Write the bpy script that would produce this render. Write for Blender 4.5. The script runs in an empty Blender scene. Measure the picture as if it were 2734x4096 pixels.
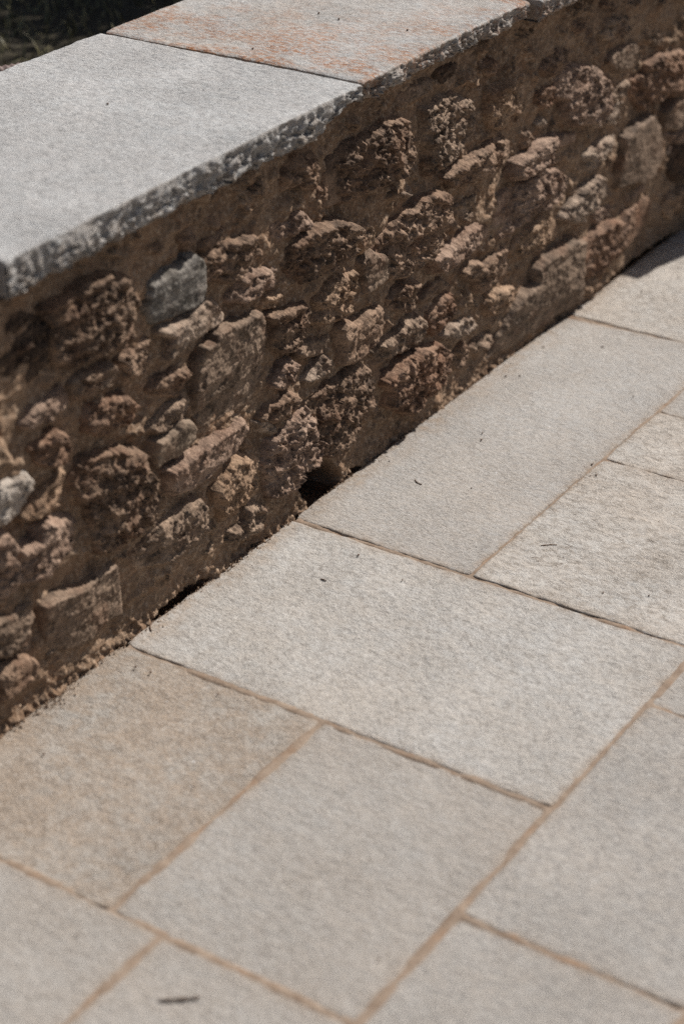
import bpy, math, random
import numpy as np
from mathutils import Matrix, Vector

sc = bpy.context.scene
# ------------------------------------------------------------------ camera
cam_d = bpy.data.cameras.new('camera'); cam = bpy.data.objects.new('camera', cam_d)
sc.collection.objects.link(cam); sc.camera = cam
A = (0.554759783817564, -0.42425463496606736, 0.7157161357469166)
B = (-0.8318772256425921, -0.267434781327399, 0.4862704177652082)
N = (-0.014895090327807808, -0.8651512251890852, -0.5012898301760681)
cam.matrix_world = Matrix(((A[0], -A[1], -A[2], 0), (B[0], -B[1], -B[2], 0), (N[0], -N[1], -N[2], 1.6), (0, 0, 0, 1)))
cam_d.sensor_fit = 'VERTICAL'; cam_d.sensor_height = 36; cam_d.sensor_width = 24; cam_d.lens = 70.694
cam_d.clip_start = 0.05; cam_d.clip_end = 500
cam_d.dof.use_dof = True; cam_d.dof.focus_distance = 3.12; cam_d.dof.aperture_fstop = 2.4; cam_d.dof.aperture_blades = 9
# ------------------------------------------------------------------ light
SUN_EL, SUN_OFF = math.radians(45), math.radians(14.5)     # height, and angle off the wall's own direction
sd = Vector((math.cos(SUN_EL)*math.cos(SUN_OFF), -math.cos(SUN_EL)*math.sin(SUN_OFF), math.sin(SUN_EL)))
w = bpy.data.worlds.new('World'); sc.world = w; w.use_nodes = True
wn = w.node_tree.nodes; bg = wn['Background']; sky = wn.new('ShaderNodeTexSky')
sky.sky_type = 'NISHITA'; sky.sun_disc = False; sky.dust_density = 2.5; sky.sun_elevation = SUN_EL
sky.sun_rotation = math.atan2(sd.x, sd.y)
w.node_tree.links.new(sky.outputs[0], bg.inputs[0]); bg.inputs[1].default_value = 0.05
sl = bpy.data.lights.new('sun', 'SUN'); sl.energy = 5.0; sl.angle = math.radians(0.53); sl.color = (1.0, 0.955, 0.9)
so = bpy.data.objects.new('sun', sl); sc.collection.objects.link(so); so.rotation_euler = sd.to_track_quat('Z', 'Y').to_euler()
sc.view_settings.view_transform = 'Standard'; sc.view_settings.look = 'None'; sc.view_settings.exposure = 0.3
sc.view_settings.gamma = 1.0; sc.view_settings.use_curve_mapping = False
sc.cycles.use_denoising = False

# ------------------------------------------------------------------ noise
def _h(ix, iy, s):
    h = (ix.astype(np.int64)*374761393 + iy.astype(np.int64)*668265263 + s*2147483647 + 97) & 0xffffffff
    h = ((h ^ (h >> 13))*1274126177) & 0xffffffff
    return (h ^ (h >> 16)) & 0xffffffff
def pn(x, y, s=0):                                        # gradient noise, about -1..1
    x = np.asarray(x, float); y = np.asarray(y, float)
    ix = np.floor(x); iy = np.floor(y); fx = x-ix; fy = y-iy
    u = fx*fx*fx*(fx*(fx*6-15)+10); v = fy*fy*fy*(fy*(fy*6-15)+10)
    def gr(a, b):
        an = _h(ix+a, iy+b, s)/4294967296.0*2*math.pi
        return np.cos(an)*(fx-a)+np.sin(an)*(fy-b)
    return 1.5*((gr(0, 0)*(1-u)+gr(1, 0)*u)*(1-v)+(gr(0, 1)*(1-u)+gr(1, 1)*u)*v)
def fbm(x, y, s=0, o=4, g=.5):
    t = 0; a = 1
    for k in range(o): t = t+a*pn(x*2**k, y*2**k, s+k*17); a *= g
    return t
def ridge(x, y, s=0, o=3):
    t = 0; a = 1
    for k in range(o): t = t+a*(1-2*np.abs(pn(x*2**k, y*2**k, s+k*31))); a *= .5
    return t/1.75
def sstep(a, b, x):
    t = np.clip((x-a)/(b-a), 0, 1); return t*t*(3-2*t)
def cells(x, y, s=0):                                     # cell noise: distance to the nearest point, value of it
    ix = np.floor(x); iy = np.floor(y); d1 = np.full(np.shape(x), 9.0); v1 = np.zeros(np.shape(x))
    for a in (-1, 0, 1):
        for b in (-1, 0, 1):
            jx = ix+a+_h(ix+a, iy+b, s)/4294967296.0; jy = iy+b+_h(ix+a, iy+b, s+5)/4294967296.0
            d = np.hypot(x-jx, y-jy); val = _h(ix+a, iy+b, s+9)/4294967296.0
            m = d < d1; d1 = np.where(m, d, d1); v1 = np.where(m, val, v1)
    return d1, v1
def facets(x, y, s=0, k=1.0):                            # broken facets: every cell is its own tilted plane, about -.5..+.5
    ix = np.floor(x); iy = np.floor(y); d1 = np.full(np.shape(x), 9.0); out = np.zeros(np.shape(x))
    for a in (-1, 0, 1):
        for b in (-1, 0, 1):
            jx = ix+a+_h(ix+a, iy+b, s)/4294967296.0; jy = iy+b+_h(ix+a, iy+b, s+5)/4294967296.0
            d = np.hypot(x-jx, y-jy); m = d < d1; th = _h(ix+a, iy+b, s+9)/4294967296.0*2*math.pi
            val = np.cos(th)*(x-jx)+np.sin(th)*(y-jy)+k*.35*(_h(ix+a, iy+b, s+13)/4294967296.0-.5)
            d1 = np.where(m, d, d1); out = np.where(m, val, out)
    return out
def sdf(px, py, P):                                       # signed distance to a polygon, positive inside
    P = np.asarray(P, float); d = np.full(px.shape, 1e9); ins = np.zeros(px.shape, bool)
    for i in range(len(P)):
        a = P[i]; b = P[(i+1) % len(P)]; e = b-a
        t = np.clip(((px-a[0])*e[0]+(py-a[1])*e[1])/(e@e), 0, 1)
        d = np.minimum(d, np.hypot(px-a[0]-e[0]*t, py-a[1]-e[1]*t))
        c = ((a[1] <= py) & (b[1] > py)) | ((b[1] <= py) & (a[1] > py))
        if e[1] != 0: ins ^= c & (px < a[0]+(py-a[1])/e[1]*e[0])
    return np.where(ins, d, -d)

# ------------------------------------------------------------------ mesh helpers
def mesh(name, v, f, mat, parent=None, smooth=True):
    me = bpy.data.meshes.new(name); v = np.asarray(v, np.float32)
    if isinstance(f, np.ndarray):
        k = f.shape[1]; me.vertices.add(len(v)); me.vertices.foreach_set('co', v.ravel())
        me.loops.add(f.size); me.loops.foreach_set('vertex_index', f.ravel().astype(np.int32))
        me.polygons.add(len(f)); me.polygons.foreach_set('loop_start', np.arange(0, f.size, k, dtype=np.int32))
        me.update(calc_edges=True)
    else: me.from_pydata(v.tolist(), [], f)
    me.polygons.foreach_set('use_smooth', np.full(len(me.polygons), smooth)); me.update()
    me.materials.append(mat); o = bpy.data.objects.new(name, me); sc.collection.objects.link(o)
    if parent is not None: o.parent = parent
    return o
def gridf(nu, nv, flip=False):
    i = np.arange(nu*nv).reshape(nu, nv); q = np.stack([i[:-1, :-1], i[1:, :-1], i[1:, 1:], i[:-1, 1:]], -1).reshape(-1, 4)
    return q[:, ::-1].copy() if flip else q
def join(parts):
    V = []; F = []; n = 0
    for v, f in parts: V.append(v); F.append(f+n); n += len(v)
    return np.concatenate(V), np.concatenate(F)
def tag(o, label=None, cat=None, group=None, kind=None):
    if label: o['label'] = label
    if cat: o['category'] = cat
    if group: o['group'] = group
    if kind: o['kind'] = kind
    return o
def empty(name, loc):
    o = bpy.data.objects.new(name, None); sc.collection.objects.link(o); o.location = loc; o.empty_display_size = .05; return o

# ------------------------------------------------------------------ materials
class NT:
    def __init__(s, name):
        s.m = bpy.data.materials.new(name); s.m.use_nodes = True; s.t = s.m.node_tree; s.b = s.t.nodes['Principled BSDF']
        s.co = s.t.nodes.new('ShaderNodeTexCoord').outputs['Object']
    def n(s, ty, **k):
        o = s.t.nodes.new(ty)
        for a, v in k.items(): setattr(o, a, v)
        return o
    def put(s, sock, v):
        if hasattr(v, 'is_linked') or hasattr(v, 'links'): s.t.links.new(v, sock)
        else: sock.default_value = v
    def map(s, sc_=(1, 1, 1), rot=(0, 0, 0), loc=(0, 0, 0)):
        o = s.n('ShaderNodeMapping'); s.put(o.inputs[0], s.co); o.inputs[1].default_value = loc; o.inputs[2].default_value = rot; o.inputs[3].default_value = sc_
        return o.outputs[0]
    def noise(s, scale, det=4, rough=.55, vec=None, dist=0):
        o = s.n('ShaderNodeTexNoise'); s.put(o.inputs['Vector'], vec or s.co); o.inputs['Scale'].default_value = scale
        o.inputs['Detail'].default_value = det; o.inputs['Roughness'].default_value = rough; o.inputs['Distortion'].default_value = dist
        return o.outputs['Fac']
    def vor(s, scale, vec=None, out='Distance', feat='F1'):
        o = s.n('ShaderNodeTexVoronoi', feature=feat); s.put(o.inputs['Vector'], vec or s.co); o.inputs['Scale'].default_value = scale
        return o.outputs[out]
    def ramp(s, v, a, b, lo=0., hi=1.):
        o = s.n('ShaderNodeMapRange'); s.put(o.inputs[0], v); o.inputs[1].default_value = a; o.inputs[2].default_value = b
        o.inputs[3].default_value = lo; o.inputs[4].default_value = hi; return o.outputs[0]
    def mix(s, f, a, b, mode='MIX'):
        o = s.n('ShaderNodeMix', data_type='RGBA', blend_type=mode); s.put(o.inputs[0], f)
        s.put(o.inputs[6], a if not isinstance(a, tuple) else (*a, 1)); s.put(o.inputs[7], b if not isinstance(b, tuple) else (*b, 1)); return o.outputs[2]
    def math(s, op, a, b=0.):
        o = s.n('ShaderNodeMath', operation=op); s.put(o.inputs[0], a); s.put(o.inputs[1], b); return o.outputs[0]
    def bump(s, h, dist, strength=1., prev=None):
        o = s.n('ShaderNodeBump'); s.put(o.inputs['Height'], h); o.inputs['Distance'].default_value = dist; o.inputs['Strength'].default_value = strength
        if prev is not None: s.put(o.inputs['Normal'], prev)
        return o.outputs[0]
    def done(s, col, nor=None, rough=.85, spec=.25):
        s.put(s.b.inputs['Base Color'], col)
        s.put(s.b.inputs['Roughness'], rough); s.b.inputs['Specular IOR Level'].default_value = spec
        if nor is not None: s.put(s.b.inputs['Normal'], nor)
        return s.m

def slab_mat(name, base, warm, dark, tan=.4, rust=0., off=0., grain=1., turn=.1, stretch=2.0, size=1., cracks=0.):
    s = NT(name); v = s.map(loc=(off, off*1.7, 0)); va = s.map((stretch*size, size, 1), (0, 0, turn), (off, off, 0))
    big = s.noise(5, 4, .6, v); c = s.mix(s.ramp(big, .38, .66, 0, tan), base, warm)
    mid = s.noise(38, 3, .6, va); c = s.mix(s.ramp(mid, .38, .62, 0, .3 if tan < .7 else .85), c, warm)
    mott = s.noise(85, 5, .8, va); c = s.mix(s.ramp(mott, .47, .62, 0, .62*grain), c, dark)
    pale = s.noise(130, 4, .72, s.map((2.2, 1, 1), (0, 0, .15), (off+9, 3, 2))); c = s.mix(s.ramp(pale, .5, .68, 0, .4), c, (.6, .585, .56))
    if rust:                                              # iron stains: strongest along the left end of the slab and its back
        ox = s.n('ShaderNodeSeparateXYZ'); s.put(ox.inputs[0], s.co)
        left = s.ramp(ox.outputs[0], -.2, .12, 1, .15); back = s.ramp(ox.outputs[1], .08, .27, 0, 1); front = s.ramp(ox.outputs[1], -.2, -.06, .75, 0)
        zone = s.math('MULTIPLY', s.math('MAXIMUM', s.math('MAXIMUM', left, front), s.math('MULTIPLY', back, s.ramp(ox.outputs[0], -.2, .3, 1, .3))), s.ramp(s.noise(9, 4, .7, s.map((1.6, .8, 1), (0, 0, .3))), .42, .58, .08, 1))
        st1 = s.ramp(s.noise(60, 5, .75, s.map((2.8, 1, 1), (0, 0, .1))), .45, .55)
        c = s.mix(s.math('MULTIPLY', zone, .06), c, (.44, .29, .19))
        c = s.mix(s.math('MULTIPLY', s.math('MULTIPLY', zone, st1), rust), c, (.40, .175, .072))
        st2 = s.ramp(s.noise(75, 4, .75, s.map((3, 1, 1), (0, 0, .1), (5, 5, 5))), .55, .6)
        c = s.mix(s.math('MULTIPLY', s.math('MULTIPLY', zone, st2), rust*.9), c, (.2, .085, .05))
    if cracks:                                            # short hairline cracks and flakes
        cn = s.math('ABSOLUTE', s.math('SUBTRACT', s.noise(13, 3, .6, s.map((1.2, .55, 1), (0, 0, .5), (off+3, 4, 2)), 1.2), .5))
        ck = s.math('MULTIPLY', s.ramp(cn, .002, .006, 1, 0), s.ramp(s.noise(24, 2, .5, s.map(loc=(off, 9, 1))), .57, .62))
        c = s.mix(s.math('MULTIPLY', ck, cracks), c, (.1, .07, .05))
    sp = s.vor(75, v); c = s.mix(s.ramp(sp, .05, .11, .55, 0), c, (.1, .085, .075))
    spn = s.ramp(s.vor(260, v, 'Color'), .985, .99)                       # mica flakes, their glint painted in near white
    c = s.mix(spn, c, (.92, .93, .95))
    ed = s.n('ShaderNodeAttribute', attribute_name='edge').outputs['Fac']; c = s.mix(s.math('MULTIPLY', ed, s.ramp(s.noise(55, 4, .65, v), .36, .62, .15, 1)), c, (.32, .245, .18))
    amp = s.ramp(s.noise(6, 3, .6, s.map(loc=(off+7, 1, 0))), .35, .65, .6, 1)
    b1 = s.bump(s.noise(11, 4, .6, v), .0035, .5)
    b2 = s.bump(s.math('MULTIPLY', s.noise(70, 6, .8, va), amp), .0085, 1.*grain, b1)
    b3 = s.bump(s.noise(200, 3, .6, va), .0012, .8, b2)
    return s.done(c, b3, s.ramp(spn, 0, 1, .72, .22), .3)
def warm(c): return (c[0]*.82, c[1]*.765, c[2]*.71)
def stone_mat(name, a, b, d, stain=(.16, .08, .045), st=.5, layer=1.):
    s = NT(name)
    if name != 'dark grey slate': a, b, d = warm(a), warm(b), warm(d)
    c = s.mix(s.ramp(s.noise(26, 5, .62), .38, .64), a, b)
    c = s.mix(s.ramp(s.noise(30, 6, .74, s.map((1, 1, 1.8), (0, .5, 0))), .47, .62, 0, .8), c, d)
    c = s.mix(s.ramp(s.noise(15, 4, .6, s.map(loc=(7, 3, 5))), .5, .66, 0, st), c, stain)
    c = s.mix(s.ramp(s.noise(210, 3, .6), .56, .74, 0, .6), c, tuple(min(1, q*1.75) for q in b))
    b1 = s.bump(s.noise(60, 6, .72, s.map((1.5, 1, .8), (0, .25, 0))), .0062*layer, 1.)
    b2 = s.bump(s.noise(240, 3, .65), .002, .8, b1)
    return s.done(c, b2, .8, .25)
def mortar_mat():
    s = NT('lime mortar')
    c = s.mix(s.ramp(s.noise(7, 4, .6), .36, .66), (.185, .12, .077), (.265, .178, .117))
    c = s.mix(s.ramp(s.noise(22, 4, .6, s.map(loc=(4, 4, 4))), .5, .7, 0, .45), c, (.27, .15, .085))
    c = s.mix(s.ramp(s.noise(140, 4, .7), .5, .66, 0, .8), c, (.43, .32, .23))
    c = s.mix(s.ramp(s.vor(210), .08, .17, .75, 0), c, (.06, .04, .03))
    c = s.mix(s.ramp(s.noise(420, 2, .6), .6, .72, 0, .6), c, (.1, .066, .046))
    b1 = s.bump(s.noise(90, 5, .68), .005, .9); b2 = s.bump(s.noise(170, 2, .6), .001, .7, b1)
    return s.done(c, b2, .93, .15)
def joint_mat():
    s = NT('joint mortar'); c = s.mix(s.ramp(s.noise(45, 4, .6), .35, .65), (.205, .15, .11), (.29, .225, .172))
    c = s.mix(s.ramp(s.noise(20, 3, .6, s.map(loc=(2, 2, 2))), .55, .7, 0, .5), c, (.27, .16, .095))
    return s.done(c, s.bump(s.noise(300, 4, .6), .002, .8), .92, .15)
def plain(name, a, b, scale=40, bump=.002, rough=.9):
    s = NT(name); return s.done(s.mix(s.ramp(s.noise(scale, 4, .6), .35, .65), a, b), s.bump(s.noise(scale*4, 3, .6), bump), rough, .2)
M = {
 'bk': stone_mat('dark brown schist', (.17, .115, .08), (.35, .25, .18), (.055, .037, .027)),
 'br': stone_mat('brown schist', (.24, .162, .112), (.41, .295, .215), (.085, .057, .041)),
 'dk': stone_mat('nearly black schist', (.08, .055, .04), (.17, .118, .083), (.035, .025, .019)),
 'pk': stone_mat('mauve brown gneiss', (.29, .2, .15), (.46, .345, .272), (.12, .08, .06), st=.4),
 'gt': stone_mat('grey tan gneiss', (.23, .165, .12), (.43, .328, .248), (.085, .06, .043), st=.4),
 'gs': stone_mat('smooth grey brown schist', (.19, .138, .1), (.33, .25, .19), (.08, .058, .042), st=.5, layer=.7),
 'sg': stone_mat('grey olive slate', (.215, .165, .122), (.34, .272, .21), (.09, .066, .048), st=.4, layer=.5),
 'sl': stone_mat('dark grey slate', (.12, .105, .088), (.31, .28, .245), (.05, .044, .038), st=.25, layer=.8),
 'pg': stone_mat('pale grey brown gneiss', (.29, .22, .168), (.52, .425, .345), (.12, .087, .065), st=.4),
 'tn': stone_mat('tan sandstone', (.32, .215, .14), (.5, .365, .26), (.14, .09, .058), st=.45),
 'rs': stone_mat('rust brown schist', (.215, .13, .085), (.39, .265, .19), (.08, .048, .033), stain=(.18, .085, .045), st=.6),
 'wh': stone_mat('white quartz', (.48, .44, .4), (.62, .585, .54), (.26, .22, .185), st=.15),
}
MORTAR = mortar_mat(); JOINT = joint_mat()
STONE_DATA = '''
bk 22 1.2 1697,565 1722,568 1763,563 1784,567 1820,568 1859,548 1873,530 1875,509 1868,482 1854,454 1818,461 1776,465 1741,467 1722,478 1711,508 1708,538
dk 8 1 1600,579 1627,575 1673,568 1706,544 1709,515 1708,487 1684,478 1648,476 1613,478 1579,487
sl 16 .35 1912,517 1928,520 1968,520 2005,528 2016,518 2022,493 2025,469 2020,457 1990,455 1948,458 1912,464 1905,491
pg 18 .45 1923,444 1946,447 1982,441 2003,450 2027,451 2055,434 2073,411 2062,406 2041,406 2014,403 1973,406 1955,399 1935,398 1940,417 1947,428
gs 16 .6 2011,386 2034,384 2044,395 2081,394 2118,392 2146,387 2160,367 2162,346 2157,312 2152,283 2141,260 2118,251 2064,254 2024,255 1995,268 1988,311 1996,358
br 18 1.1 2031,505 2047,516 2085,518 2125,515 2151,499 2164,478 2155,464 2133,460 2109,459 2078,461 2061,475 2032,480 2018,491
pk 15 1.1 2090,429 2103,441 2116,450 2150,450 2197,436 2202,416 2186,410 2154,414 2114,417
tn 9 1 2166,391 2173,401 2208,391 2207,377 2181,381
br 8 .8 2038,524 2044,531 2071,532 2086,535 2083,528 2058,521 2046,518
br 8 .5 2058,553 2064,557 2075,551 2068,545
br 8 1 1973,568 1985,571 2010,566 2015,555 2002,537 1983,555
br 7 1 1929,561 1940,565 1948,560 1936,555
bk 20 1.1 2174,368 2200,367 2226,365 2266,356 2275,337 2271,314 2247,304 2239,290 2210,300 2184,317 2182,336 2186,351
gt 10 .6 2253,284 2293,281 2341,269 2339,260 2316,254 2265,268 2248,279
pk 14 1.2 2178,255 2188,268 2205,280 2225,278 2245,259 2244,249 2227,243 2197,245
pg 13 .9 2271,226 2293,235 2314,248 2335,233 2327,218 2292,217
bk 26 1.3 2219,446 2236,458 2266,464 2293,467 2330,462 2367,453 2399,436 2405,417 2401,398 2383,391 2348,389 2296,392 2273,390 2263,390 2233,407 2231,418 2218,434
tn 11 .7 2416,418 2443,424 2454,410 2450,392 2428,380 2419,401
pk 14 1.1 2195,503 2239,495 2253,507 2272,500 2285,482 2274,471 2238,476 2212,475 2197,486
br 12 1.1 2233,567 2263,586 2305,579 2312,549 2305,524 2280,534 2255,548 2235,550
br 9 1 2307,511 2318,521 2338,513 2339,502 2321,500
gs 6 1 2305,495 2322,486 2345,470 2318,482
bk 24 1.3 2322,511 2344,548 2371,559 2403,566 2431,569 2466,568 2484,575 2543,563 2565,545 2573,526 2565,495 2550,487 2524,476 2483,477 2422,480 2387,480 2352,483 2322,491
gt 20 1.2 2609,557 2640,558 2671,560 2703,556 2752,530 2770,503 2781,471 2771,459 2738,458 2714,452 2690,445 2650,442 2626,445 2618,465 2626,480 2612,503 2613,526
tn 18 .9 2811,528 2837,529 2906,519 2946,516 2959,497 2944,474 2923,458 2883,456 2849,455 2818,469 2806,496
br 22 1.1 2669,425 2709,432 2746,438 2796,436 2830,437 2865,435 2890,416 2895,398 2867,389 2832,388 2790,389 2739,391 2702,399
pg 7 .6 2544,438 2573,438 2577,430 2561,426
br 21 1.2 2458,377 2484,385 2511,393 2541,402 2568,404 2591,411 2618,413 2654,406 2678,391 2689,370 2679,353 2672,319 2639,315 2611,305 2580,303 2537,300 2503,309 2488,340
gs 16 .6 2425,365 2450,373 2483,356 2504,336 2502,319 2476,311 2431,310 2428,338
gt 10 .9 2715,358 2740,363 2782,359 2785,341 2766,329 2749,324 2719,345
pk 19 .8 2629,298 2661,298 2698,296 2735,304 2778,308 2817,301 2831,278 2818,266 2779,263 2737,262 2695,263 2666,262 2641,271
tn 15 1.2 2301,347 2326,358 2354,365 2400,359 2403,334 2395,311 2388,296 2341,297 2293,314 2311,326
br 20 .5 2355,279 2366,285 2395,272 2428,275 2473,271 2480,248 2468,225 2449,215 2419,209 2390,208 2361,215 2362,246
br 15 1.2 2506,269 2529,278 2552,281 2588,269 2586,247 2568,233 2541,233 2514,252
gt 14 1 2460,196 2487,197 2514,204 2541,214 2593,209 2609,195 2605,175 2585,162 2545,166 2498,171 2475,174
rs 14 1.2 2625,202 2658,211 2695,209 2715,175 2701,156 2659,149 2626,167 2619,188
gs 7 .6 2605,230 2633,245 2662,248 2695,224 2675,225 2638,229 2613,227
pg 13 1 2672,139 2701,146 2740,143 2770,136 2784,116 2754,111 2732,113 2702,125
rs 24 1.3 2480,134 2500,142 2539,149 2595,145 2653,131 2700,98 2705,66 2684,55 2646,49 2604,48 2559,41 2539,59 2495,87 2500,109
bk 20 1.1 2240,187 2275,193 2303,193 2339,193 2382,193 2423,189 2443,170 2448,147 2448,115 2429,93 2402,79 2376,72 2360,56 2324,68 2289,98 2273,141
pk 22 1.3 2154,99 2150,134 2171,162 2213,180 2264,182 2274,158 2283,122 2311,96 2296,84 2274,78 2246,78 2231,55 2206,53 2160,74
br 15 1 2139,216 2165,222 2199,225 2212,230 2255,198 2234,194 2210,185 2183,188 2158,202
pg 9 .6 2134,213 2155,206 2188,179 2179,175 2154,192
br 9 1.1 2723,82 2740,97 2762,73 2750,59 2728,55
gt 11 1 2778,74 2805,81 2845,72 2855,56 2819,53 2788,63
tn 13 1 2833,152 2862,153 2918,138 2938,120 2905,117 2869,114 2832,118 2814,140
br 16 1 2739,233 2764,240 2808,222 2839,223 2879,223 2905,211 2899,191 2896,173 2859,177 2837,173 2797,178 2783,205 2752,216
gs 20 .45 2997,144 3016,155 3049,155 3093,157 3128,157 3170,139 3165,111 3167,66 3174,19 3110,22 3070,22 3020,20 2972,21 2934,15 2859,31 2841,28 2871,61 2902,89 2938,111 2994,117
tn 18 1.1 2915,210 2937,224 2965,229 3002,236 3035,236 3070,215 3090,186 3074,174 3029,182 2991,181 2949,186 2920,196
pk 19 1 2895,356 2900,375 2945,380 2995,386 3052,378 3141,355 3139,344 3083,352 3054,346 3051,325 3003,333 2957,341 2911,346
pk 20 1.2 2854,320 2880,330 2934,331 2989,332 3051,319 3082,297 3094,269 3075,258 3032,253 2980,261 2933,262 2902,256 2894,242 2862,251 2851,288
pk 22 .9 3046,482 3068,494 3141,485 3186,470 3220,438 3248,411 3241,384 3222,368 3197,365 3116,382 3085,406 3082,439 3048,454 3042,469
rs 12 1 2980,477 2998,483 3040,472 3049,448 3024,444 3000,446 2981,463
br 12 1 2988,520 3017,530 3063,532 3106,522 3088,513 3085,494 3048,495 3006,502
br 8 1 3152,533 3180,537 3190,514 3185,494 3163,512
gt 12 1 3213,522 3236,540 3288,531 3335,520 3343,503 3313,492 3261,496 3225,507
gs 12 .6 3239,466 3274,473 3321,473 3369,465 3377,443 3353,423 3316,428 3273,442
gt 9 1 3431,461 3463,465 3477,446 3467,434 3440,431
rs 22 1.2 3338,398 3402,393 3405,414 3442,419 3533,407 3575,391 3629,356 3641,316 3587,316 3536,320 3477,331 3433,331 3400,328 3375,356 3350,380
gt 11 1 3269,387 3294,400 3330,400 3335,384 3307,379 3281,377
pg 12 .7 3208,362 3251,361 3291,372 3326,364 3326,342 3296,331 3247,347 3216,349
pg 14 .9 3169,302 3189,309 3239,310 3297,305 3298,295 3263,286 3223,273 3209,258 3182,279
gs 22 .3 3324,295 3365,306 3430,309 3468,277 3491,234 3507,203 3481,190 3466,173 3415,174 3386,188 3314,199 3314,242 3321,271
gs 14 .8 3495,295 3544,306 3599,286 3647,256 3651,228 3566,240 3505,260
pk 10 .8 3535,235 3612,223 3660,198 3617,197 3562,214
dk 12 .8 3520,214 3617,187 3671,156 3674,106 3586,123 3532,173
pg 18 1 3109,224 3143,233 3162,242 3217,251 3266,231 3287,203 3271,185 3223,191 3188,188 3163,181 3127,191 3090,211
pk 9 1 3233,167 3264,169 3305,158 3282,150 3245,152
rs 22 .8 3328,125 3348,136 3398,135 3461,128 3481,111 3462,79 3425,59 3358,61 3303,62 3251,49 3230,48 3186,64 3173,95 3191,125 3231,132 3278,139
tn 16 .8 3540,96 3574,101 3628,94 3680,83 3685,53 3631,46 3558,54 3531,77
pk 7 .6 3363,156 3402,157 3453,153 3448,147 3409,147 3375,150
tn 16 1 3183,39 3235,41 3261,42 3261,23 3227,17 3184,22
pk 14 .8 1647,424 1666,434 1691,440 1722,443 1737,429 1733,418 1703,415 1673,413 1654,418
gt 13 .8 1742,444 1778,442 1819,438 1833,420 1811,414 1774,410 1749,418
rs 15 1.1 1767,381 1781,390 1813,388 1839,382 1864,356 1859,338 1834,338 1787,349 1767,362
br 13 1.1 1841,436 1873,438 1898,443 1908,428 1899,395 1874,396 1851,409
br 13 1 1904,364 1917,372 1945,372 1974,371 1987,354 1980,336 1959,334 1915,353
gt 11 1 1890,305 1906,313 1930,319 1965,324 1978,308 1950,292 1916,295
sg 17 .4 1899,286 1919,285 1942,283 1952,293 1972,288 1984,270 1975,256 1951,246 1913,248 1896,249 1895,268
bk 25 1.2 1730,313 1742,321 1784,317 1831,305 1863,287 1866,265 1880,235 1899,197 1891,171 1873,164 1836,166 1821,159 1767,176 1754,203 1754,243 1741,269 1728,289
wh 16 .5 1578,367 1588,366 1616,362 1639,356 1647,343 1634,320 1613,309 1584,308 1573,331
tn 14 .9 1627,296 1646,308 1672,315 1699,330 1721,318 1703,300 1701,285 1671,286 1643,290
rs 14 1.1 1650,387 1674,389 1702,389 1720,375 1720,351 1709,343 1684,349 1661,363
pk 14 .9 1568,292 1596,285 1608,267 1601,250 1605,227 1598,197 1578,197 1555,206
pk 18 .9 1612,258 1646,252 1656,269 1666,269 1696,257 1725,246 1720,223 1705,211 1679,206 1658,191 1617,205 1598,213 1602,240
gt 18 .8 1836,135 1851,142 1881,156 1922,151 1958,154 1988,150 1999,134 1993,98 1965,95 1934,89 1898,90 1855,102 1840,117
gs 14 .5 1645,153 1683,149 1719,140 1757,138 1796,137 1802,115 1807,85 1809,51 1775,57 1757,46 1714,49 1670,68 1651,62 1647,74 1645,117
gs 14 .9 1551,179 1589,168 1627,169 1626,147 1617,133 1601,115 1572,117 1544,129
br 18 .4 1544,95 1570,104 1605,96 1618,80 1614,64 1587,61 1566,57 1546,59
pk 17 .5 1920,230 1952,231 1995,235 2037,234 2078,231 2106,229 2115,214 2104,200 2087,188 2059,184 2027,182 1990,178 1942,182 1925,196 1916,219
tn 15 1 2026,148 2048,161 2071,168 2090,169 2141,148 2152,134 2149,111 2138,90 2104,88 2081,80 2040,91 2029,116
gt 14 1.2 2093,62 2104,79 2131,77 2150,55 2148,33 2124,29 2101,31 2063,42 2044,53 2051,63 2077,59
gs 7 .6 2535,603 2579,603 2633,596 2625,584 2587,580 2542,583
dk 7 .8 2648,609 2687,610 2719,600 2711,587 2664,586
br 10 1 2794,573 2823,578 2859,568 2854,555 2824,552
br 9 1 3110,565 3148,559 3140,548 3116,545
br 9 1 3230,569 3266,565 3272,551 3237,553
gt 10 1 3317,559 3381,544 3350,539 3323,548
br 8 .8 2937,419 2960,415 2975,398 2957,387 2943,394
pg 7 .5 2992,420 3006,426 3030,412 3011,410
'''

# ------------------------------------------------------------------ ground, soil
g = np.array([[-60, -60, -.12], [80, -60, -.12], [80, 80, -.12], [-60, 80, -.12]], float)
tag(mesh('ground', g, [(0, 1, 2, 3)], plain('gravel ground', (.2, .17, .14), (.3, .26, .22), 30, .01)), kind='structure')
YW = 1.612                                                # face of the mortar
nx, ny = 260, 60
X, Y = np.meshgrid(np.linspace(-1, 12, nx), np.concatenate([np.linspace(2.03, 4.2, 40), np.linspace(4.4, 14, 20)]), indexing='ij')
Z = .40+.02*fbm(X*2, Y*2, 3)+.008*fbm(X*14, Y*14, 5)
tag(mesh('soil', np.stack([X, Y, Z], -1).reshape(-1, 3), gridf(nx, ny), plain('dark soil', (.028, .023, .015), (.055, .045, .028), 60, .006)), kind='structure')

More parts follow.
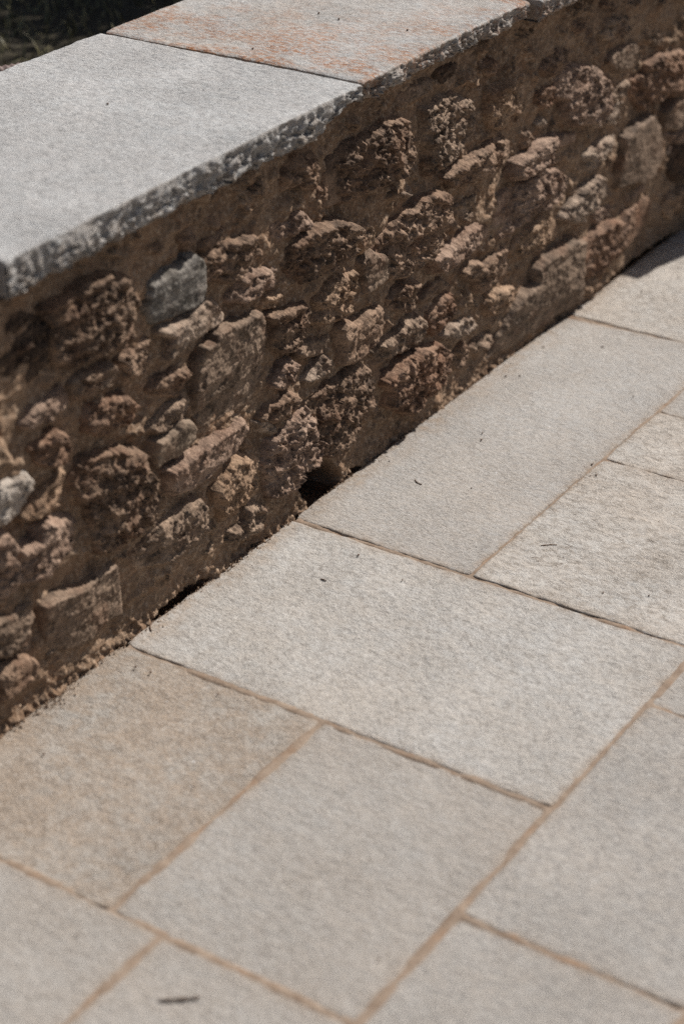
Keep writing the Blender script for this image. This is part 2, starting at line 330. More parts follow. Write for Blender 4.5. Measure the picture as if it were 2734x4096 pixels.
# ------------------------------------------------------------------ paving
nx, ny = 1100, 560
X, Y = np.meshgrid(np.linspace(.2, 5.6, nx), np.linspace(-.2, 1.598, ny), indexing='ij')
Z = np.minimum(.0001+.002*fbm(X*13, Y*13, 11), .0008)+.0005*fbm(X*50, Y*50, 12)
RECTS = [(1.353, 1.804, 1.262, 1.61), (1.804, 2.226, .913, 1.61), (2.236, 3.128, 1.283, 1.61), (3.130, 3.56, 1.283, 1.61), (3.56, 4.35, 1.283, 1.61), (2.226, 2.657, .913, 1.283), (2.657, 2.861, .913, 1.283), (2.861, 3.5, .913, 1.283), (1.353, 1.804, .913, 1.262), (.2, 1.353, 1.184, 1.61), (.2, 1.353, .913, 1.184), (1.57, 2.07, .616, .913), (2.07, 2.6, .616, .913), (1.05, 1.57, .616, .913), (3.5, 5.6, .913, 1.283), (2.6, 5.6, .616, .913), (.2, 5.6, -.2, .616)]
for a0, a1, b0, b1 in RECTS:                                 # the mortar rises only in the joints
    Z -= .008*sstep(.006, .014, np.minimum(np.minimum(X-a0, a1-X), np.minimum(Y-b0, b1-Y)))
V = np.stack([X, Y, Z], -1).reshape(-1, 3)
tag(mesh('paving_bed', V, gridf(nx, ny), JOINT), kind='structure')

def slab(name, x0, x1, y0, y1, mat, seed, z=0., t=.03, gx=(.0, .0), gap=.0035, tilt=0., corner=.012, res=.006, wob=.0022):
    """a riven flagstone: slightly uneven top, worn crooked edges, thickness t; gx shifts the x of the near/far ends"""
    nu = max(8, int((x1-x0)/res)); nv = max(8, int((y1-y0)/res))
    # extra-fine rows at the rim
    rim = np.array([0, .0012, .0028, .005]); L = x1-x0; W_ = y1-y0
    def axis(Lx, n): return np.concatenate([rim, np.linspace(.009, Lx-.009, n), Lx-rim[::-1]])
    u = axis(L, nu); v = axis(W_, nv); U, Vv = np.meshgrid(u, v, indexing='ij')
    su = np.where(U < L/2, 1, -1); sv = np.where(Vv < W_/2, 1, -1)
    du = np.minimum(U, L-U); dv = np.minimum(Vv, W_-Vv)
    fu = np.exp(-du/.03); fv = np.exp(-dv/.03)
    X = x0+U+su*gap*.5*fu+fu*wob*(fbm(Vv*16+seed*3.1+su*7, Vv*0+su, seed, 4)); Y = y0+Vv+sv*gap*fv+fv*wob*(fbm(U*16+seed*2.3+sv*5, U*0+sv, seed+4, 4))
    cr = np.exp(-np.hypot(du, dv)/corner)*.003; X = X+su*cr; Y = Y+sv*cr
    X = X+(gx[0]*(1-Vv/W_)+gx[1]*Vv/W_)*U/L
    Z = z+.0011*fbm(X*5, Y*5, seed+8, 3)+.0007*fbm(X*45, Y*45, seed+9, 3)+tilt*(U/L-.5)
    d = np.minimum(du, dv); ch = .003+.0015*fbm(X*20, Y*20, seed+3, 3)
    Z = Z-np.maximum(0, ch-d)**2/np.maximum(ch, .001)*.7
    top = np.stack([X, Y, Z], -1); nU, nV = X.shape; F = gridf(nU, nV)
    ring = np.concatenate([top[:, 0], top[1:, -1], top[-2::-1, -1][:0], top[-1, -2::-1][:0]]) if False else None
    idx = np.arange(nU*nV).reshape(nU, nV)
    loop = np.concatenate([idx[:, 0], idx[-1, 1:], idx[-2::-1, -1], idx[0, -2:0:-1]])
    tv = top.reshape(-1, 3); low = tv[loop].copy(); low[:, 2] = z-t
    n = len(loop); k = np.arange(n); k2 = (k+1) % n
    S = np.stack([loop, len(tv)+k, len(tv)+k2, loop[k2]], -1)
    c = np.array([[ (x0+x1)/2, (y0+y1)/2, z-t]]); V = np.concatenate([tv, low])
    i0 = len(V); V = np.concatenate([V, c]); Fb = np.stack([len(tv)+k, np.full(n, i0), np.full(n, i0), len(tv)+k2], -1)
    me = mesh(name, V, np.concatenate([F, S]), mat)
    e_ = np.concatenate([np.exp(-d/(.007+.004*fbm(X*6, Y*6, seed+5, 2))).ravel(), np.ones(n), [1.]])
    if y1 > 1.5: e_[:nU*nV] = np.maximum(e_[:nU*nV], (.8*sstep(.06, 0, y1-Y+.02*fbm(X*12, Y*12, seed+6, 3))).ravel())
    at = me.data.attributes.new('edge', 'FLOAT', 'POINT'); at.data.foreach_set('value', e_.astype(np.float32))
    return me
WARM = (.43, .365, .3); DRK = (.2, .18, .16)
P = {'grey': slab_mat('grey gneiss paving', (.43, .415, .395), WARM, DRK, .35, off=1, turn=.25, stretch=2.2, size=1.1, grain=.9),
     'pale': slab_mat('pale creamy gneiss paving', (.51, .488, .455), (.47, .4, .33), (.24, .205, .17), .65, off=5, grain=1.2, turn=.45, stretch=1.6, size=.7, cracks=.9),
     'light': slab_mat('light grey gneiss paving', (.46, .447, .425), (.43, .375, .315), DRK, .45, off=8, turn=-.2, stretch=1.5, size=.85, grain=.95, cracks=.35),
     'tan': slab_mat('tan gneiss paving', (.38, .356, .322), (.335, .268, .208), (.17, .135, .105), .9, off=12, grain=1., turn=.6, stretch=1.3, size=.75),
     'dull': slab_mat('dull grey gneiss paving', (.355, .337, .313), (.34, .292, .245), (.18, .16, .14), .5, off=15, turn=-.5, stretch=2.4, size=.6, grain=.8),  # grey stone, base also lowered to imitate lens falloff at the bottom
     'cool': slab_mat('cool grey gneiss paving', (.38, .36, .333), (.375, .325, .275), (.18, .165, .155), .4, off=19, turn=.1, stretch=1.8, size=.8, grain=.9)}  # its grey is likewise painted a little darker for the lens falloff
G1 = 'paving slabs between the wall and the camera'
flags = [
 (1.353, 1.804, 1.262, 1.610, 'tan', 'brownish tan speckled paving slab touching the wall at the left', 0, (0, 0)),
 (1.804, 2.226, .913, 1.608, 'light', 'large light grey paving slab running from the wall to the long lower joint', .001, (0, -.004)),
 (2.226, 3.122, 1.283, 1.606, 'grey', 'long grey paving slab along the wall, right of the hole in its foot', .002, (.018, 0)),
 (3.138, 3.560, 1.283, 1.608, 'pale', 'pale beige paving slab along the wall with the shadow at its back edge', .001, (.0, 0)),
 (3.560, 4.35, 1.283, 1.608, 'grey', 'paving slab in shadow by the wall foot at the right edge', 0, (0, 0)),
 (2.226, 2.657, .913, 1.283, 'pale', 'rough pale paving slab with small dark cracks, right of the large light slab', .003, (0, 0)),
 (2.657, 2.861, .913, 1.283, 'pale', 'narrow pale paving slab with fine black scratches at the right edge', .002, (0, 0)),
 (2.861, 3.5, .913, 1.283, 'cool', 'grey paving slab corner above the scratched narrow slab at the right edge', .001, (0, 0)),
 (1.353, 1.804, .913, 1.262, 'dull', 'grey paving slab in the middle of the foreground below the tan slab', -.0005, (0, 0)),
 (.75, 1.353, 1.184, 1.612, 'dull', 'blurred grey paving slab in the bottom left corner below the tan slab', .0005, (0, 0)),
 (.75, 1.353, .913, 1.184, 'dull', 'grey paving slab at the bottom edge carrying a dark twig', 0, (0, 0)),
 (1.570, 2.070, .616, .913, 'cool', 'cool grey paving slab at the right, ending in a dark joint near the bottom corner', .002, (0, 0)),
 (2.070, 2.6, .616, .913, 'dull', 'small piece of grey paving slab at the right edge below the long brown joint', 0, (0, 0)),
 (1.05, 1.570, .616, .913, 'cool', 'grey paving slab at the bottom right below the dark slanting joint', 0, (0, 0)),
]
for i, (x0, x1, y0, y1, k, lab, z, gx) in enumerate(flags):
    if k != 'grey' or x0 < 3: pass
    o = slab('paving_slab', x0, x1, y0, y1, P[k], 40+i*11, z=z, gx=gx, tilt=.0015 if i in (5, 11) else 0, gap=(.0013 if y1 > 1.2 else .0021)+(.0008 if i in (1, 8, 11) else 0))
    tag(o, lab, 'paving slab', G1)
# slabs that carry on beyond the picture
far = [(3.5, 4.2, .913, 1.283), (2.6, 3.3, .616, .913), (.3, 1.05, .616, .913), (4.2, 5.2, .913, 1.283), (3.3, 4.3, .616, .913), (4.35, 5.3, 1.283, 1.606), (.25, .75, .913, 1.3), (.25, .75, 1.3, 1.61),
       (.7, 1.5, .3, .616), (1.5, 2.2, .3, .616), (2.2, 2.9, .3, .616), (2.9, 3.8, .3, .616), (.9, 1.9, -.1, .3), (1.9, 2.7, -.1, .3), (2.7, 3.6, -.1, .3), (.2, .9, -.1, .3)]
for i, (x0, x1, y0, y1) in enumerate(far):
    o = slab('paving_slab', x0, x1, y0, y1, P[('dull', 'cool', 'pale')[i % 3]], 400+i*13, res=.02)
    tag(o, 'grey paving slab of the terrace lying beyond the edge of the photo', 'paving slab', 'paving slabs outside the picture')

# ------------------------------------------------------------------ wall
wall = empty('stone_wall', (2.6, 1.8, 0))
tag(wall, 'low garden wall of rough brown rubble stones in mortar with pale slab coping', 'wall')
wall_inv = Vector((-2.6, -1.8, 0))
def wpart(name, v, f, mat, **k):
    v = np.asarray(v, float)-np.array([2.6, 1.8, 0]); return mesh(name, v, f, mat, wall, **k)
STONES = []
for l in STONE_DATA.strip().splitlines():
    f = l.split(); STONES.append((f[0], float(f[1])/1000, float(f[2]), np.array([[int(a)/1000 for a in q.split(',')] for q in f[3:]])))
HOLE = np.array([(2250, 54), (2261, 65), (2286, 68), (2318, 63), (2345, 46), (2360, 14), (2362, -30), (2262, -30), (2268, 11), (2253, 37)])/1000.
rs = .0024
xs = np.arange(1.1, 4.6, rs); zs = np.arange(-.08, .645, rs)
X, Z = np.meshgrid(xs, zs, indexing='ij')
SD = np.full(X.shape, -1.0)
for c, p, r, poly in STONES:
    a = poly.min(0)-.05; b = poly.max(0)+.05
    i0, i1 = np.searchsorted(xs, [a[0], b[0]]); j0, j1 = np.searchsorted(zs, [a[1], b[1]])
    if i1 <= i0 or j1 <= j0: continue
    s_ = np.s_[i0:i1, j0:j1]; SD[s_] = np.maximum(SD[s_], sdf(X[s_], Z[s_], poly))
low = fbm(X*7, Z*9, 71, 3); m1 = fbm(X*30, Z*34, 75, 4); fine = fbm(X*120, Z*130, 81, 3)
H = .0075*low+.0042*m1+.0014*fine
rim = np.exp(-((SD+.004)/.006)**2)*sstep(-.1, .6, fbm(X*18+4, Z*18, 91, 3))
H += .0060*rim+.0035*rim*facets(X*70, Z*70, 94)
H += .0026*rim*fbm(X*150, Z*150, 95, 3)
away = sstep(.004, .03, -SD); H += sstep(.03, .07, Z)*away*sstep(-.3, .35, fbm(X*13, Z*15, 99, 2))*(.007+.014*facets(X*34+.3*m1, Z*48+.3*m1, 101)+.006*facets(X*95, Z*110, 102))
# crumbly mortar foot above the paving, and the dark gaps under it
foot = sstep(.042, .012, Z+.012*fbm(X*14, X*0, 111, 3)); rub = fbm(X*75, Z*75, 113, 4)
H += foot*(.003+.0035*rub+.003*facets(X*75, Z*75, 117)+.003*facets(X*160, Z*160, 118))
gapx = np.clip(sstep(1.87, 1.90, X)*sstep(2.02, 1.97, X)+sstep(3.27, 3.33, X)*sstep(3.62, 3.56, X)+sstep(2.36, 2.37, X)*sstep(2.43, 2.40, X)*.8, 0, 1)
gz = -.001+.006*gapx*(1+.5*fbm(X*22, X*0+3, 121, 3))
H -= .05*gapx*sstep(gz+.005, gz-.003, Z)
H += (1-gapx)*sstep(.014, .0, Z+.004*fbm(X*30, X*0+9, 131, 3))*(.0025+.0015*rub)
hd = sdf(X+.003*fbm(X*60, Z*60, 141, 3), Z+.003*fbm(X*60+9, Z*60, 142, 3), HOLE)
H = H-.24*sstep(-.001, .006, hd)+.004*np.exp(-((hd+.008)/.007)**2)
Hm = H
V = np.stack([X, YW-H, Z], -1).reshape(-1, 3); F1 = gridf(len(xs), len(zs), False)
# closed core behind the face
def boxv(x0, x1, y0, y1, z0, z1):
    v = np.array([(x, y, z) for x in (x0, x1) for y in (y0, y1) for z in (z0, z1)], float)
    return v, np.array([(0, 1, 3, 2), (4, 6, 7, 5), (0, 4, 5, 1), (2, 3, 7, 6), (0, 2, 6, 4), (1, 5, 7, 3)])
core = boxv(1.1, 4.6, 1.80, 2.03, -.1, .638); 
topv = np.array([(1.1, 1.61, .6375), (4.6, 1.61, .6375), (4.6, 1.82, .6375), (1.1, 1.82, .6375)]); topf = np.array([(0, 1, 2, 3)])
s1 = np.array([(1.1, 1.60, -.1), (1.1, 1.82, -.1), (1.1, 1.82, .64), (1.1, 1.60, .64)]); s2 = s1+np.array([3.5, 0, 0])
v, f = join([(V, F1), core, (topv, topf), (s1, np.array([(0, 1, 2, 3)])), (s2, np.array([(0, 3, 2, 1)]))])
wpart('mortar', v, f, MORTAR)

def build_stone(i, c, P_, r, poly):
    rng = random.Random(900+i); st = .0018
    a = poly.min(0)-.012; b = poly.max(0)+.012
    X, Z = np.meshgrid(np.arange(a[0], b[0], st), np.arange(a[1], b[1], st), indexing='ij')
    if X.size < 9: return
    wx = .0022*fbm(X*32, Z*32, i*7+1, 3)+.0009*facets(X*80, Z*80, i*7+3); wz = .0022*fbm(X*32+5, Z*32, i*7+2, 3)+.0009*facets(X*80, Z*80, i*7+4)
    D = sdf(X+wx, Z+wz, poly)+.0065; cen = poly.mean(0); size = math.sqrt(max(1e-5, (b-a)[0]*(b-a)[1]))
    dm = max(.006, float(D.max()))
    h = np.full(X.shape, P_)
    for k in range(6 if size > .06 else 4):                # chiselled facets
        an = rng.uniform(0, 2*math.pi); sl_ = rng.uniform(.05, .3)*(1 if r > .6 else .5); off = rng.uniform(.55, 1.15)*P_
        h = np.minimum(h, off+P_*.35-sl_*((X-cen[0])*math.cos(an)+(Z-cen[1])*math.sin(an)))
    tilt = rng.uniform(.0, .12); h = h+tilt*(Z-cen[1])+rng.uniform(-.08, .08)*(X-cen[0])
    # bedding ledges dipping gently, broken across
    dip = rng.uniform(-.15, .35); s = (Z-cen[1])*math.cos(dip)+(X-cen[0])*math.sin(dip)+.006*fbm(X*22, Z*22, i*5+3, 3)
    per = rng.uniform(.010, .022); ph = s/per+rng.random()*9; led = (np.floor(ph)*.618) % 1; fr = ph-np.floor(ph)
    nxt = ((np.floor(ph)+1)*.618) % 1; led = led+(nxt-led)*sstep(.78, 1., fr)
    h = h+r*.006*(led-.5)
    n1 = fbm(X*38, Z*50, i*9+4, 5, .58); n2 = ridge(X*60, Z*44, i*9+5, 3)
    f1 = facets(X*38+.25*n1, Z*42+.2*n1, i*3+8); f2 = facets(X*85+.4*n1, Z*80, i*3+9); f3 = facets(X*190+.5*n1, Z*170, i*3+10)
    h = h+r*(.0020*n1+.0062*f1+.0042*f2+.0020*f3+.0008*fbm(X*170, Z*150, i*9+6, 3, .6))
    edge = np.clip(D/min(dm, .006+.004*rng.random()), 0, 1); prof = 1-(1-edge)**1.7
    floor_ = -.002
    h = floor_+(np.maximum(h, P_*.25)-floor_)*prof
    h = np.where(D < 0, floor_+D*2.2, h)
    
    keep = D > -.0055; idx = np.arange(X.size).reshape(X.shape)
    q = np.stack([idx[:-1, :-1], idx[1:, :-1], idx[1:, 1:], idx[:-1, 1:]], -1).reshape(-1, 4)
    kf = keep.ravel()[q].all(1); q = q[kf]
    # skip what would stand in the hole
    if len(q) == 0: return
    Vx = np.stack([X, YW-h, Z], -1).reshape(-1, 3)
    used, inv = np.unique(q.ravel(), return_inverse=True)
    wpart('stone', Vx[used], inv.reshape(-1, 4), M[c])
for i, (c, p, r, poly) in enumerate(STONES): build_stone(i, c, p*1.15+.001, r*(.7 if c in ('gs', 'sl', 'sg') else 1), poly)

# ------------------------------------------------------------------ coping slabs
def coping(x0, x1, yf, yb, ztop, t, mat, seed, chip=(), endcut=0.):
    rx = .004; nu = int((x1-x0)/rx); u = np.linspace(x0, x1, nu)
    ys = np.concatenate([np.array([0, .0012, .0028, .0055, .01]), np.linspace(.016, yb-yf, 75)])
    U, S = np.meshgrid(u, ys, indexing='ij'); d0 = S; fe = np.exp(-S/.02)
    wob = .0016*fbm(u*14, u*0+.3, seed, 4)+.0007*fbm(u*90, u*0+.7, seed+1, 2)
    Yt = yf+S+fe*wob[:, None]
    bw = .003*fbm(u*17, u*0+4, seed+2, 4); Yt = Yt+np.exp(-(yb-yf-S)/.03)*bw[:, None]
    du = np.minimum(U-x0, x1-U)
    Xt = U+np.where(U < (x0+x1)/2, 1, -1)*np.exp(-du/.02)*(.0012+.0012*fbm(S*20, S*0+seed, seed+3, 3))
    Zt = ztop+.0012*fbm(U*4, S*4, seed+4, 3)+.0006*fbm(U*50, S*50, seed+5, 3)-np.maximum(0, .004-S)**2*110-np.maximum(0, .004-du)**2*120
    parts = [(np.stack([Xt, Yt, Zt], -1).reshape(-1, 3), gridf(nu, len(ys)))]
    # bush hammered front face
    th = np.full(nu, t)+.0022*fbm(u*13, u*0+8, seed+6, 3)
    for (xa, xb, cut) in chip: th = th-cut*sstep(xa, xb, u)
    nz = 22; q = np.linspace(0, 1, nz); UU, Q = np.meshgrid(u, q, indexing='ij'); zz = Zt[:, :1]-Q*th[:, None]
    wv = fbm(UU*40, zz*40, seed+7, 3); w2 = fbm(UU*25, zz*25, seed+17, 4); gn = .0072*facets(UU*24+.9*w2, zz*22+.5*wv, seed+8)+.0062*facets(UU*75+1.0*w2, zz*52+.4*wv, seed+9)+.0042*facets(UU*170+w2, zz*120, seed+10)+.0012*wv
    yy = Yt[:, :1]-gn*np.sin(np.clip(Q*1.15, 0, 1)*math.pi*.5)**.5*sstep(0, .1, Q)+.004*sstep(.0, .35, Q)*fbm(UU*9, zz*9, seed+12, 2)-.001+.004*Q+.005*sstep(.8, 1.0, Q)
    if endcut: yy = yy+endcut*np.exp(-(UU-x0)/.012)*sstep(0, .4, Q)
    yy[:, 0] = Yt[:, 0]
    FX = np.broadcast_to(Xt[:, :1], UU.shape)
    parts.append((np.stack([FX, yy, zz], -1).reshape(-1, 3), gridf(nu, nz, True)))
    # underside, back, ends
    bot = zz[:, -1]; bv = np.stack([np.stack([FX[:, -1], yy[:, -1], bot], -1), np.stack([FX[:, -1], np.full(nu, yb), np.full(nu, ztop-t)], -1)], 1).reshape(-1, 3)
    parts.append((bv, gridf(nu, 2, True)))
    bk = np.stack([np.stack([Xt[:, -1], Yt[:, -1], Zt[:, -1]], -1), np.stack([FX[:, -1], np.full(nu, yb), np.full(nu, ztop-t)], -1)], 1).reshape(-1, 3)
    parts.append((bk, gridf(nu, 2, False)))
    for e, fl in ((0, True), (-1, False)):
        prof = np.stack([Xt[e], Yt[e], Zt[e]], -1); lowp = prof.copy(); lowp[:, 2] = ztop-th[e]; lowp[0] = (prof[0, 0], yy[e, -1], zz[e, -1])
        ev = np.stack([prof, lowp], 1).reshape(-1, 3); parts.append((ev, gridf(len(ys), 2, fl)))
        fv = np.stack([FX[e], yy[e], zz[e]], -1); c0 = np.array([[FX[e, 0], yf+.02, ztop-.01]]); 
    v, f = join(parts); o = wpart('coping_slab', v, f, mat)
    e_ = np.zeros(len(v)); a0 = len(parts[0][0]); a1 = a0+len(parts[1][0])      # brown tint painted on the broken edge to warm its bluish shade
    e_[a0:a1] = (.35+.5*Q).ravel(); e_[a1:] = .8
    at = o.data.attributes.new('edge', 'FLOAT', 'POINT'); at.data.foreach_set('value', e_.astype(np.float32)); return o
CG = slab_mat('silver grey gneiss coping', (.545, .55, .545), (.47, .43, .40), (.22, .215, .21), .3, off=23, grain=1.1)
CR = slab_mat('rust stained gneiss coping', (.52, .52, .51), (.48, .41, .34), (.23, .21, .19), .5, rust=1., off=31, grain=1.1)
o = coping(1.612, 2.389, 1.574, 2.067, .6675, .050, CG, 501, chip=((2.275, 2.37, .026),)); o['label'] = 'silver grey coping slab with a thick rough front edge'
o = coping(2.396, 2.893, 1.577, 2.066, .6672, .0325, CR, 541, endcut=.018, chip=((2.80, 2.893, .004),)); o['label'] = 'rust stained coping slab with orange streaks'
coping(.95, 1.606, 1.593, 2.065, .667, .043, CG, 581)
coping(2.900, 3.75, 1.556, 2.066, .667, .034, CR, 621)
coping(3.757, 4.6, 1.558, 2.066, .667, .032, CG, 661)

# ------------------------------------------------------------------ pier added unseen beyond the right edge to throw the wedge of shadow on the paving
pier = empty('added_pier', (3.95, 1.5, 0))
tag(pier, 'short rubble stone pier added out of view past the right edge to cast the shadow wedge', 'pier')
u = np.linspace(0, 1, 60)
def rough_box(x0, x1, y0, y1, z0, z1, amp, seed):
    parts = []
    for (o_, a_, b_) in (((x0, y0, z0), (x1-x0, 0, 0), (0, 0, z1-z0)), ((x1, y0, z0), (0, y1-y0, 0), (0, 0, z1-z0)), ((x1, y1, z0), (x0-x1, 0, 0), (0, 0, z1-z0)), ((x0, y1, z0), (0, y0-y1, 0), (0, 0, z1-z0)), ((x0, y0, z1), (x1-x0, 0, 0), (0, y1-y0, 0))):
        o_ = np.array(o_); a_ = np.array(a_); b_ = np.array(b_); n = np.cross(a_, b_); n = n/np.linalg.norm(n)
        Uu, Vv = np.meshgrid(u, u, indexing='ij'); p = o_+Uu[..., None]*a_+Vv[..., None]*b_
        e = np.sin(Uu*math.pi)*np.sin(Vv*math.pi); r = amp*fbm(p[..., 0]*14+p[..., 1]*9, p[..., 2]*14+p[..., 1]*5, seed, 4)*np.minimum(1, e*6)
        parts.append(((p+r[..., None]*n).reshape(-1, 3), gridf(60, 60)))
    return join(parts)
v, f = rough_box(3.80, 4.15, 1.462, 1.60, -.02, .42, .01, 7); mesh('masonry', v-np.array([3.95, 1.5, 0]), f, MORTAR, pier)
v, f = rough_box(3.79, 4.16, 1.455, 1.60, .42, .45, .003, 8); mesh('cap', v-np.array([3.95, 1.5, 0]), f, CG, pier)

# ------------------------------------------------------------------ grass behind the wall
rng = np.random.default_rng(5)
n = 16000; bx = rng.uniform(2.0, 6.0, n); by = 2.1+rng.random(n)**1.3*2.6
L = rng.uniform(.015, .06, n); an = rng.uniform(0, 2*math.pi, n); lean = rng.uniform(.25, 1.15, n); wd = rng.uniform(.0009, .0019, n)
segs = 4; V = []; 
dx = np.cos(an); dy = np.sin(an)
pts = []
for k in range(segs+1):
    t = k/segs; ang = lean*t*1.3; r_ = L*t*np.sin(ang*.8+.12); h_ = L*t*np.cos(ang*.9)
    ww = wd*(1-t**2)+.0001
    for sgn in (-1, 1): pts.append(np.stack([bx+dx*r_-dy*ww*sgn, by+dy*r_+dx*ww*sgn, .395+h_], -1))
Pn = np.stack(pts, 1); base = np.arange(n)[:, None]*(2*(segs+1))
Q = np.concatenate([base+np.array([[2*k, 2*k+1, 2*k+3, 2*k+2]]) for k in range(segs)])
gs = NT('grass blades'); gc = gs.mix(gs.ramp(gs.noise(60, 3, .6), .35, .7), (.07, .066, .022), (.26, .225, .1)); gm = gs.done(gc, None, .55, .4)
tag(mesh('grass', Pn.reshape(-1, 3), Q, gm), 'dark sparse grass in the shade behind the wall', kind='stuff')

# ------------------------------------------------------------------ grit along the foot of the wall and in the joints
def grit(n, px, py, pz, r):
    t = np.array([(1, 0, -.7), (-.5, .87, -.7), (-.5, -.87, -.7), (0, 0, 1.)]); tf = np.array([(0, 1, 3), (1, 2, 3), (2, 0, 3), (0, 2, 1)])
    a = rng.uniform(0, 6.28, n); sc3 = r[:, None]*rng.uniform(.6, 1.3, (n, 3)); ca, sa = np.cos(a)[:, None], np.sin(a)[:, None]
    tx = t[None, :, 0]*sc3[:, :1]; ty = t[None, :, 1]*sc3[:, 1:2]; tz = t[None, :, 2]*sc3[:, 2:]
    v = np.stack([px[:, None]+tx*ca-ty*sa, py[:, None]+tx*sa+ty*ca, pz[:, None]+tz], -1).reshape(-1, 3)
    return v, (np.arange(n)[:, None, None]*4+tf[None]).reshape(-1, 3)
n = 5200; px = rng.uniform(1.2, 4.2, n); dens = sstep(-.5, .6, fbm(px*7, px*0+1, 301, 3)); k_ = rng.random(n) < .2+.8*dens; px = px[k_]; n = len(px)
py = 1.607-np.abs(rng.normal(size=n))*.009*(.5+fbm(px*5, px*0, 305, 2).clip(0, 1)*2); r_ = .0007+.0017*rng.random(n)**2.2
v, f = grit(n, px, py, np.full(n, .0012)+r_*.4, r_)
tag(mesh('grit', v, f, plain('mortar grit', (.2, .135, .092), (.42, .31, .22), 400, .0005), smooth=False), 'sandy grit and mortar crumbs along the foot of the wall', kind='stuff')

# ------------------------------------------------------------------ shrub added out of view to shade the grass
shrub = empty('shrub', (4.5, 2.75, .4)); tag(shrub, 'dense leafy shrub added out of view to shade the grass behind the wall', 'shrub')
n = 15000; c0 = np.array([(4.45, 2.65, 1.25), (4.75, 3.2, 1.35), (4.2, 2.45, .95), (5.0, 2.7, 1.5), (4.6, 2.4, 1.5), (4.55, 3.4, 1.0), (4.2,2.9,1.0)])
ci = rng.integers(0, len(c0), n); dr = rng.normal(size=(n, 3)); dr /= np.linalg.norm(dr, axis=1)[:, None]
pc = c0[ci]+dr*(rng.random(n)**.45)[:, None]*np.array([.5, .48, .62]); pc[:, 2] = np.maximum(pc[:, 2], .5)
a1 = rng.normal(size=(n, 3)); a1 /= np.linalg.norm(a1, axis=1)[:, None]; a2 = np.cross(a1, rng.normal(size=(n, 3))); a2 /= np.linalg.norm(a2, axis=1)[:, None]
s_ = rng.uniform(.02, .04, n)[:, None]
V = np.stack([pc-a1*s_, pc+a2*s_*.45, pc+a1*s_, pc-a2*s_*.45], 1).reshape(-1, 3)
mesh('foliage', V-np.array([4.5, 2.75, .4]), np.arange(n*4).reshape(-1, 4), plain('shrub leaves', (.04, .06, .02), (.07, .1, .03), 20, 0.0, .6), shrub)
def tube(path, rad, ns=10):
    path = [Vector(p) for p in path]; V = []; m = len(path)
    rad = rad if hasattr(rad, '__len__') else [rad]*m
    for i, p in enumerate(path):
        t = (path[min(i+1, m-1)]-path[max(i-1, 0)]).normalized(); s = t.cross(Vector((0, 0, 1)));
        if s.length < .1: s = t.cross(Vector((1, 0, 0)))
        s.normalize(); q = s.cross(t)
        for k in range(ns):
            a = 2*math.pi*k/ns; V.append(p+(s*math.cos(a)+q*math.sin(a))*rad[i])
    F = [(i*ns+k, i*ns+(k+1) % ns, (i+1)*ns+(k+1) % ns, (i+1)*ns+k) for i in range(m-1) for k in range(ns)]
    F += [tuple(range(ns))[::-1], tuple(range((m-1)*ns, m*ns))]
    return [tuple(v) for v in V], F
v, f = tube([(0, 0, 0), (.02, .01, .3), (-.03, 0, .7), (0, .05, 1.1)], [.035, .028, .02, .01]); mesh('stem', v, f, plain('bark', (.06, .04, .03), (.1, .075, .055)), shrub)

# ------------------------------------------------------------------ ribbed pipe behind the wall, top left
path = []; rad = []
for i in range(150):
    t = i/149; path.append((2.345-.5*t, 2.205+.10*t+.02*math.sin(t*5), .598+.005*math.sin(t*6)-.09*max(0, t-.35))); rad.append(.0085*(1+.16*math.sin(i*1.9)))
path = [(2.38, 2.185, .565), (2.36, 2.195, .585)]+path; rad = [.0085, .0085]+rad
v, f = tube(path, rad, 14)
tag(mesh('ribbed_pipe', v, f, plain('brown ribbed rubber', (.13, .09, .08), (.2, .15, .135), 60, .0005, .6)), 'brown ribbed pipe poking out behind the wall at the top left edge', 'pipe')

# ------------------------------------------------------------------ litter: twigs and crumbs
TW = plain('dry twig', (.1, .068, .05), (.18, .125, .09), 200, .0005)
def bez(p, n=9):
    p = [Vector(q) for q in p]
    return [p[0]*(1-t)**2+p[1]*2*t*(1-t)+p[2]*t*t for t in [k/(n-1) for k in range(n)]] if len(p) == 3 else [p[0].lerp(p[1], k/(n-1)) for k in range(n)]
tws = [([(2.357, 1.234), (2.367, 1.225), (2.372, 1.214)], .0013, 'short straight dark twig on the rough pale slab'),
 ([(2.32, 1.227), (2.326, 1.217), (2.325, 1.208)], .0009, 'tiny thin twig beside the straight one on the rough pale slab'),
 ([(2.6, 1.179), (2.585, 1.172), (2.558, 1.15)], .0011, 'curved dark twig on the pale slab near the right edge'),
 ([(2.434, 1.508), (2.424, 1.504), (2.424, 1.49)], .0010, 'small hooked twig on the long grey slab by the wall hole'),
 ([(1.264, 1.119), (1.277, 1.099), (1.293, 1.083)], .0017, 'thick blurred dark twig near the bottom left'),
 ([(1.872, 1.606), (1.858, 1.604), (1.85, 1.592)], .0011, 'thin brown stalk hanging over the slab edge below the wall foot'),
 ([(2.389, 1.204), (2.396, 1.18), (2.401, 1.152)], .0005, 'long hair thin stalk on the rough pale slab'),
 ([(2.097, 1.466), (2.099, 1.462), (2.098, 1.456)], .0010, 'very short twig on the large light slab')]
for p, r, lab in tws:
    path = bez([(*q, .0015+r) for q in p]); v, f = tube(path, [r*(.55+.45*math.sin(math.pi*(k+.6)/10))*(1+.25*((k*7) % 3-1)) for k in range(9)], 7)
    tag(mesh('twig', v, f, TW), lab, 'twig', 'twigs lying on the paving')
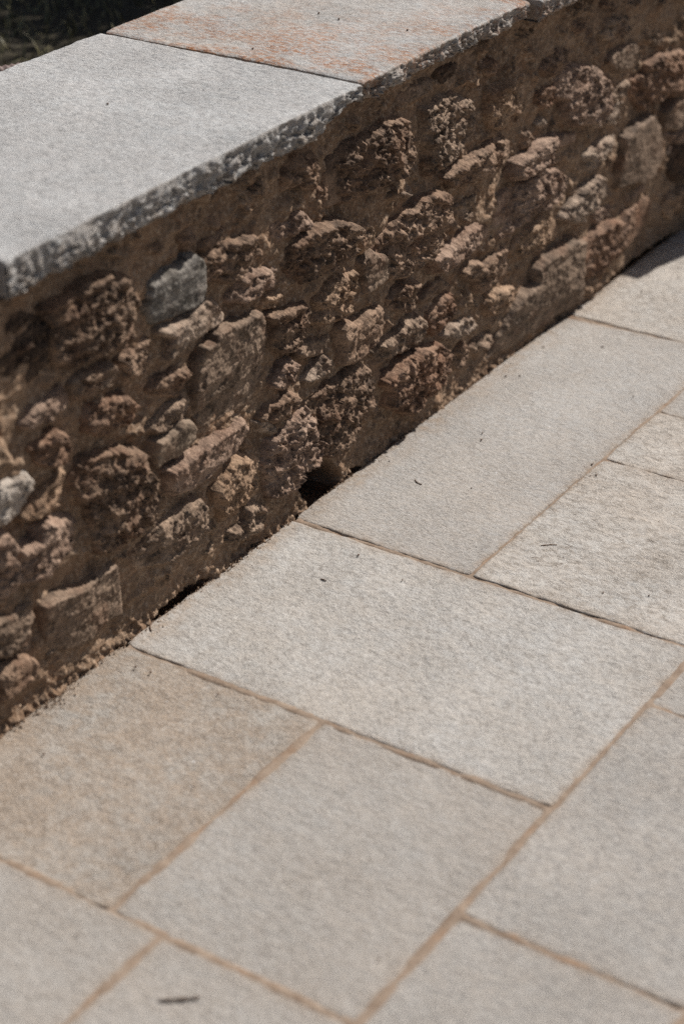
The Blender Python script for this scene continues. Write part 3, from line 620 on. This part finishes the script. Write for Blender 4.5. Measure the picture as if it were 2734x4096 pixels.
CM = plain('soil crumb', (.1, .062, .045), (.16, .1, .07), 300, .0005)
crumbs = [[2.607, 1.485], [2.629, 1.496], [2.853, 1.55], [3.038, 1.48], [2.839, 1.57], [2.98, 1.572], [3.303, 1.531], [2.629, 1.288], [2.599, 1.265], [1.765, 1.553], [1.766, 1.527], [1.593, 1.319], [1.774, 1.416], [1.541, 1.528], [2.287, 1.091], [2.316, 1.031], [2.159, 1.36], [2.184, 1.455], [1.298, 1.265], [1.454, 0.947], [2.455, 1.415], [2.887, 1.342]]
cop = [[2.647, 1.827], [2.642, 1.655], [2.637, 1.781], [2.438, 1.807], [2.119, 1.832]]
def crumb(seed, r):
    rr = random.Random(seed); V = []; F = []
    for i in range(5):
        th = math.pi*i/4
        for k in range(7):
            a = 2*math.pi*k/7; q = r*(.75+.5*rr.random()); V.append((q*math.sin(th)*math.cos(a)*1.2, q*math.sin(th)*math.sin(a)*.8, q*math.cos(th)*.7+r*.35))
    for i in range(4):
        for k in range(7): F.append((i*7+k, (i+1)*7+k, (i+1)*7+(k+1) % 7, i*7+(k+1) % 7))
    return V, F
for i, (x, y) in enumerate(crumbs+cop):
    top = i >= len(crumbs); v, f = crumb(i, .0015 if y < 1.45 and i > 8 else .002); o = mesh('soil_crumb', v, f, CM); o.location = (x, y, .6685 if top else .003)
    if top:
        where = 'the rusty coping slab' if x > 2.5 else ('the grey coping slab, near the rusty one' if x > 2.3 else 'the middle of the grey coping slab')
    else:
        k = next((q for q, (a0, a1, b0, b1, *_r) in enumerate(flags) if a0 <= x <= a1 and b0 <= y <= b1), 1)
        where = ('the tan slab by the wall', 'the large light grey slab', 'the long grey slab along the wall', 'the beige slab beside the wedge of shadow', 'the slab by the wall', 'the rough pale slab', 'the narrow scratched slab', 'the grey slab at the right', 'the grey slab below the tan one', 'the blurred slab at the bottom left', 'the slab with the dark twig', 'the cool grey slab', 'the small slab at the right', 'the bottom right slab')[k]
    tag(o, 'tiny dark soil crumb lying on '+where, 'crumb', 'soil crumbs on '+where.split(',')[0])
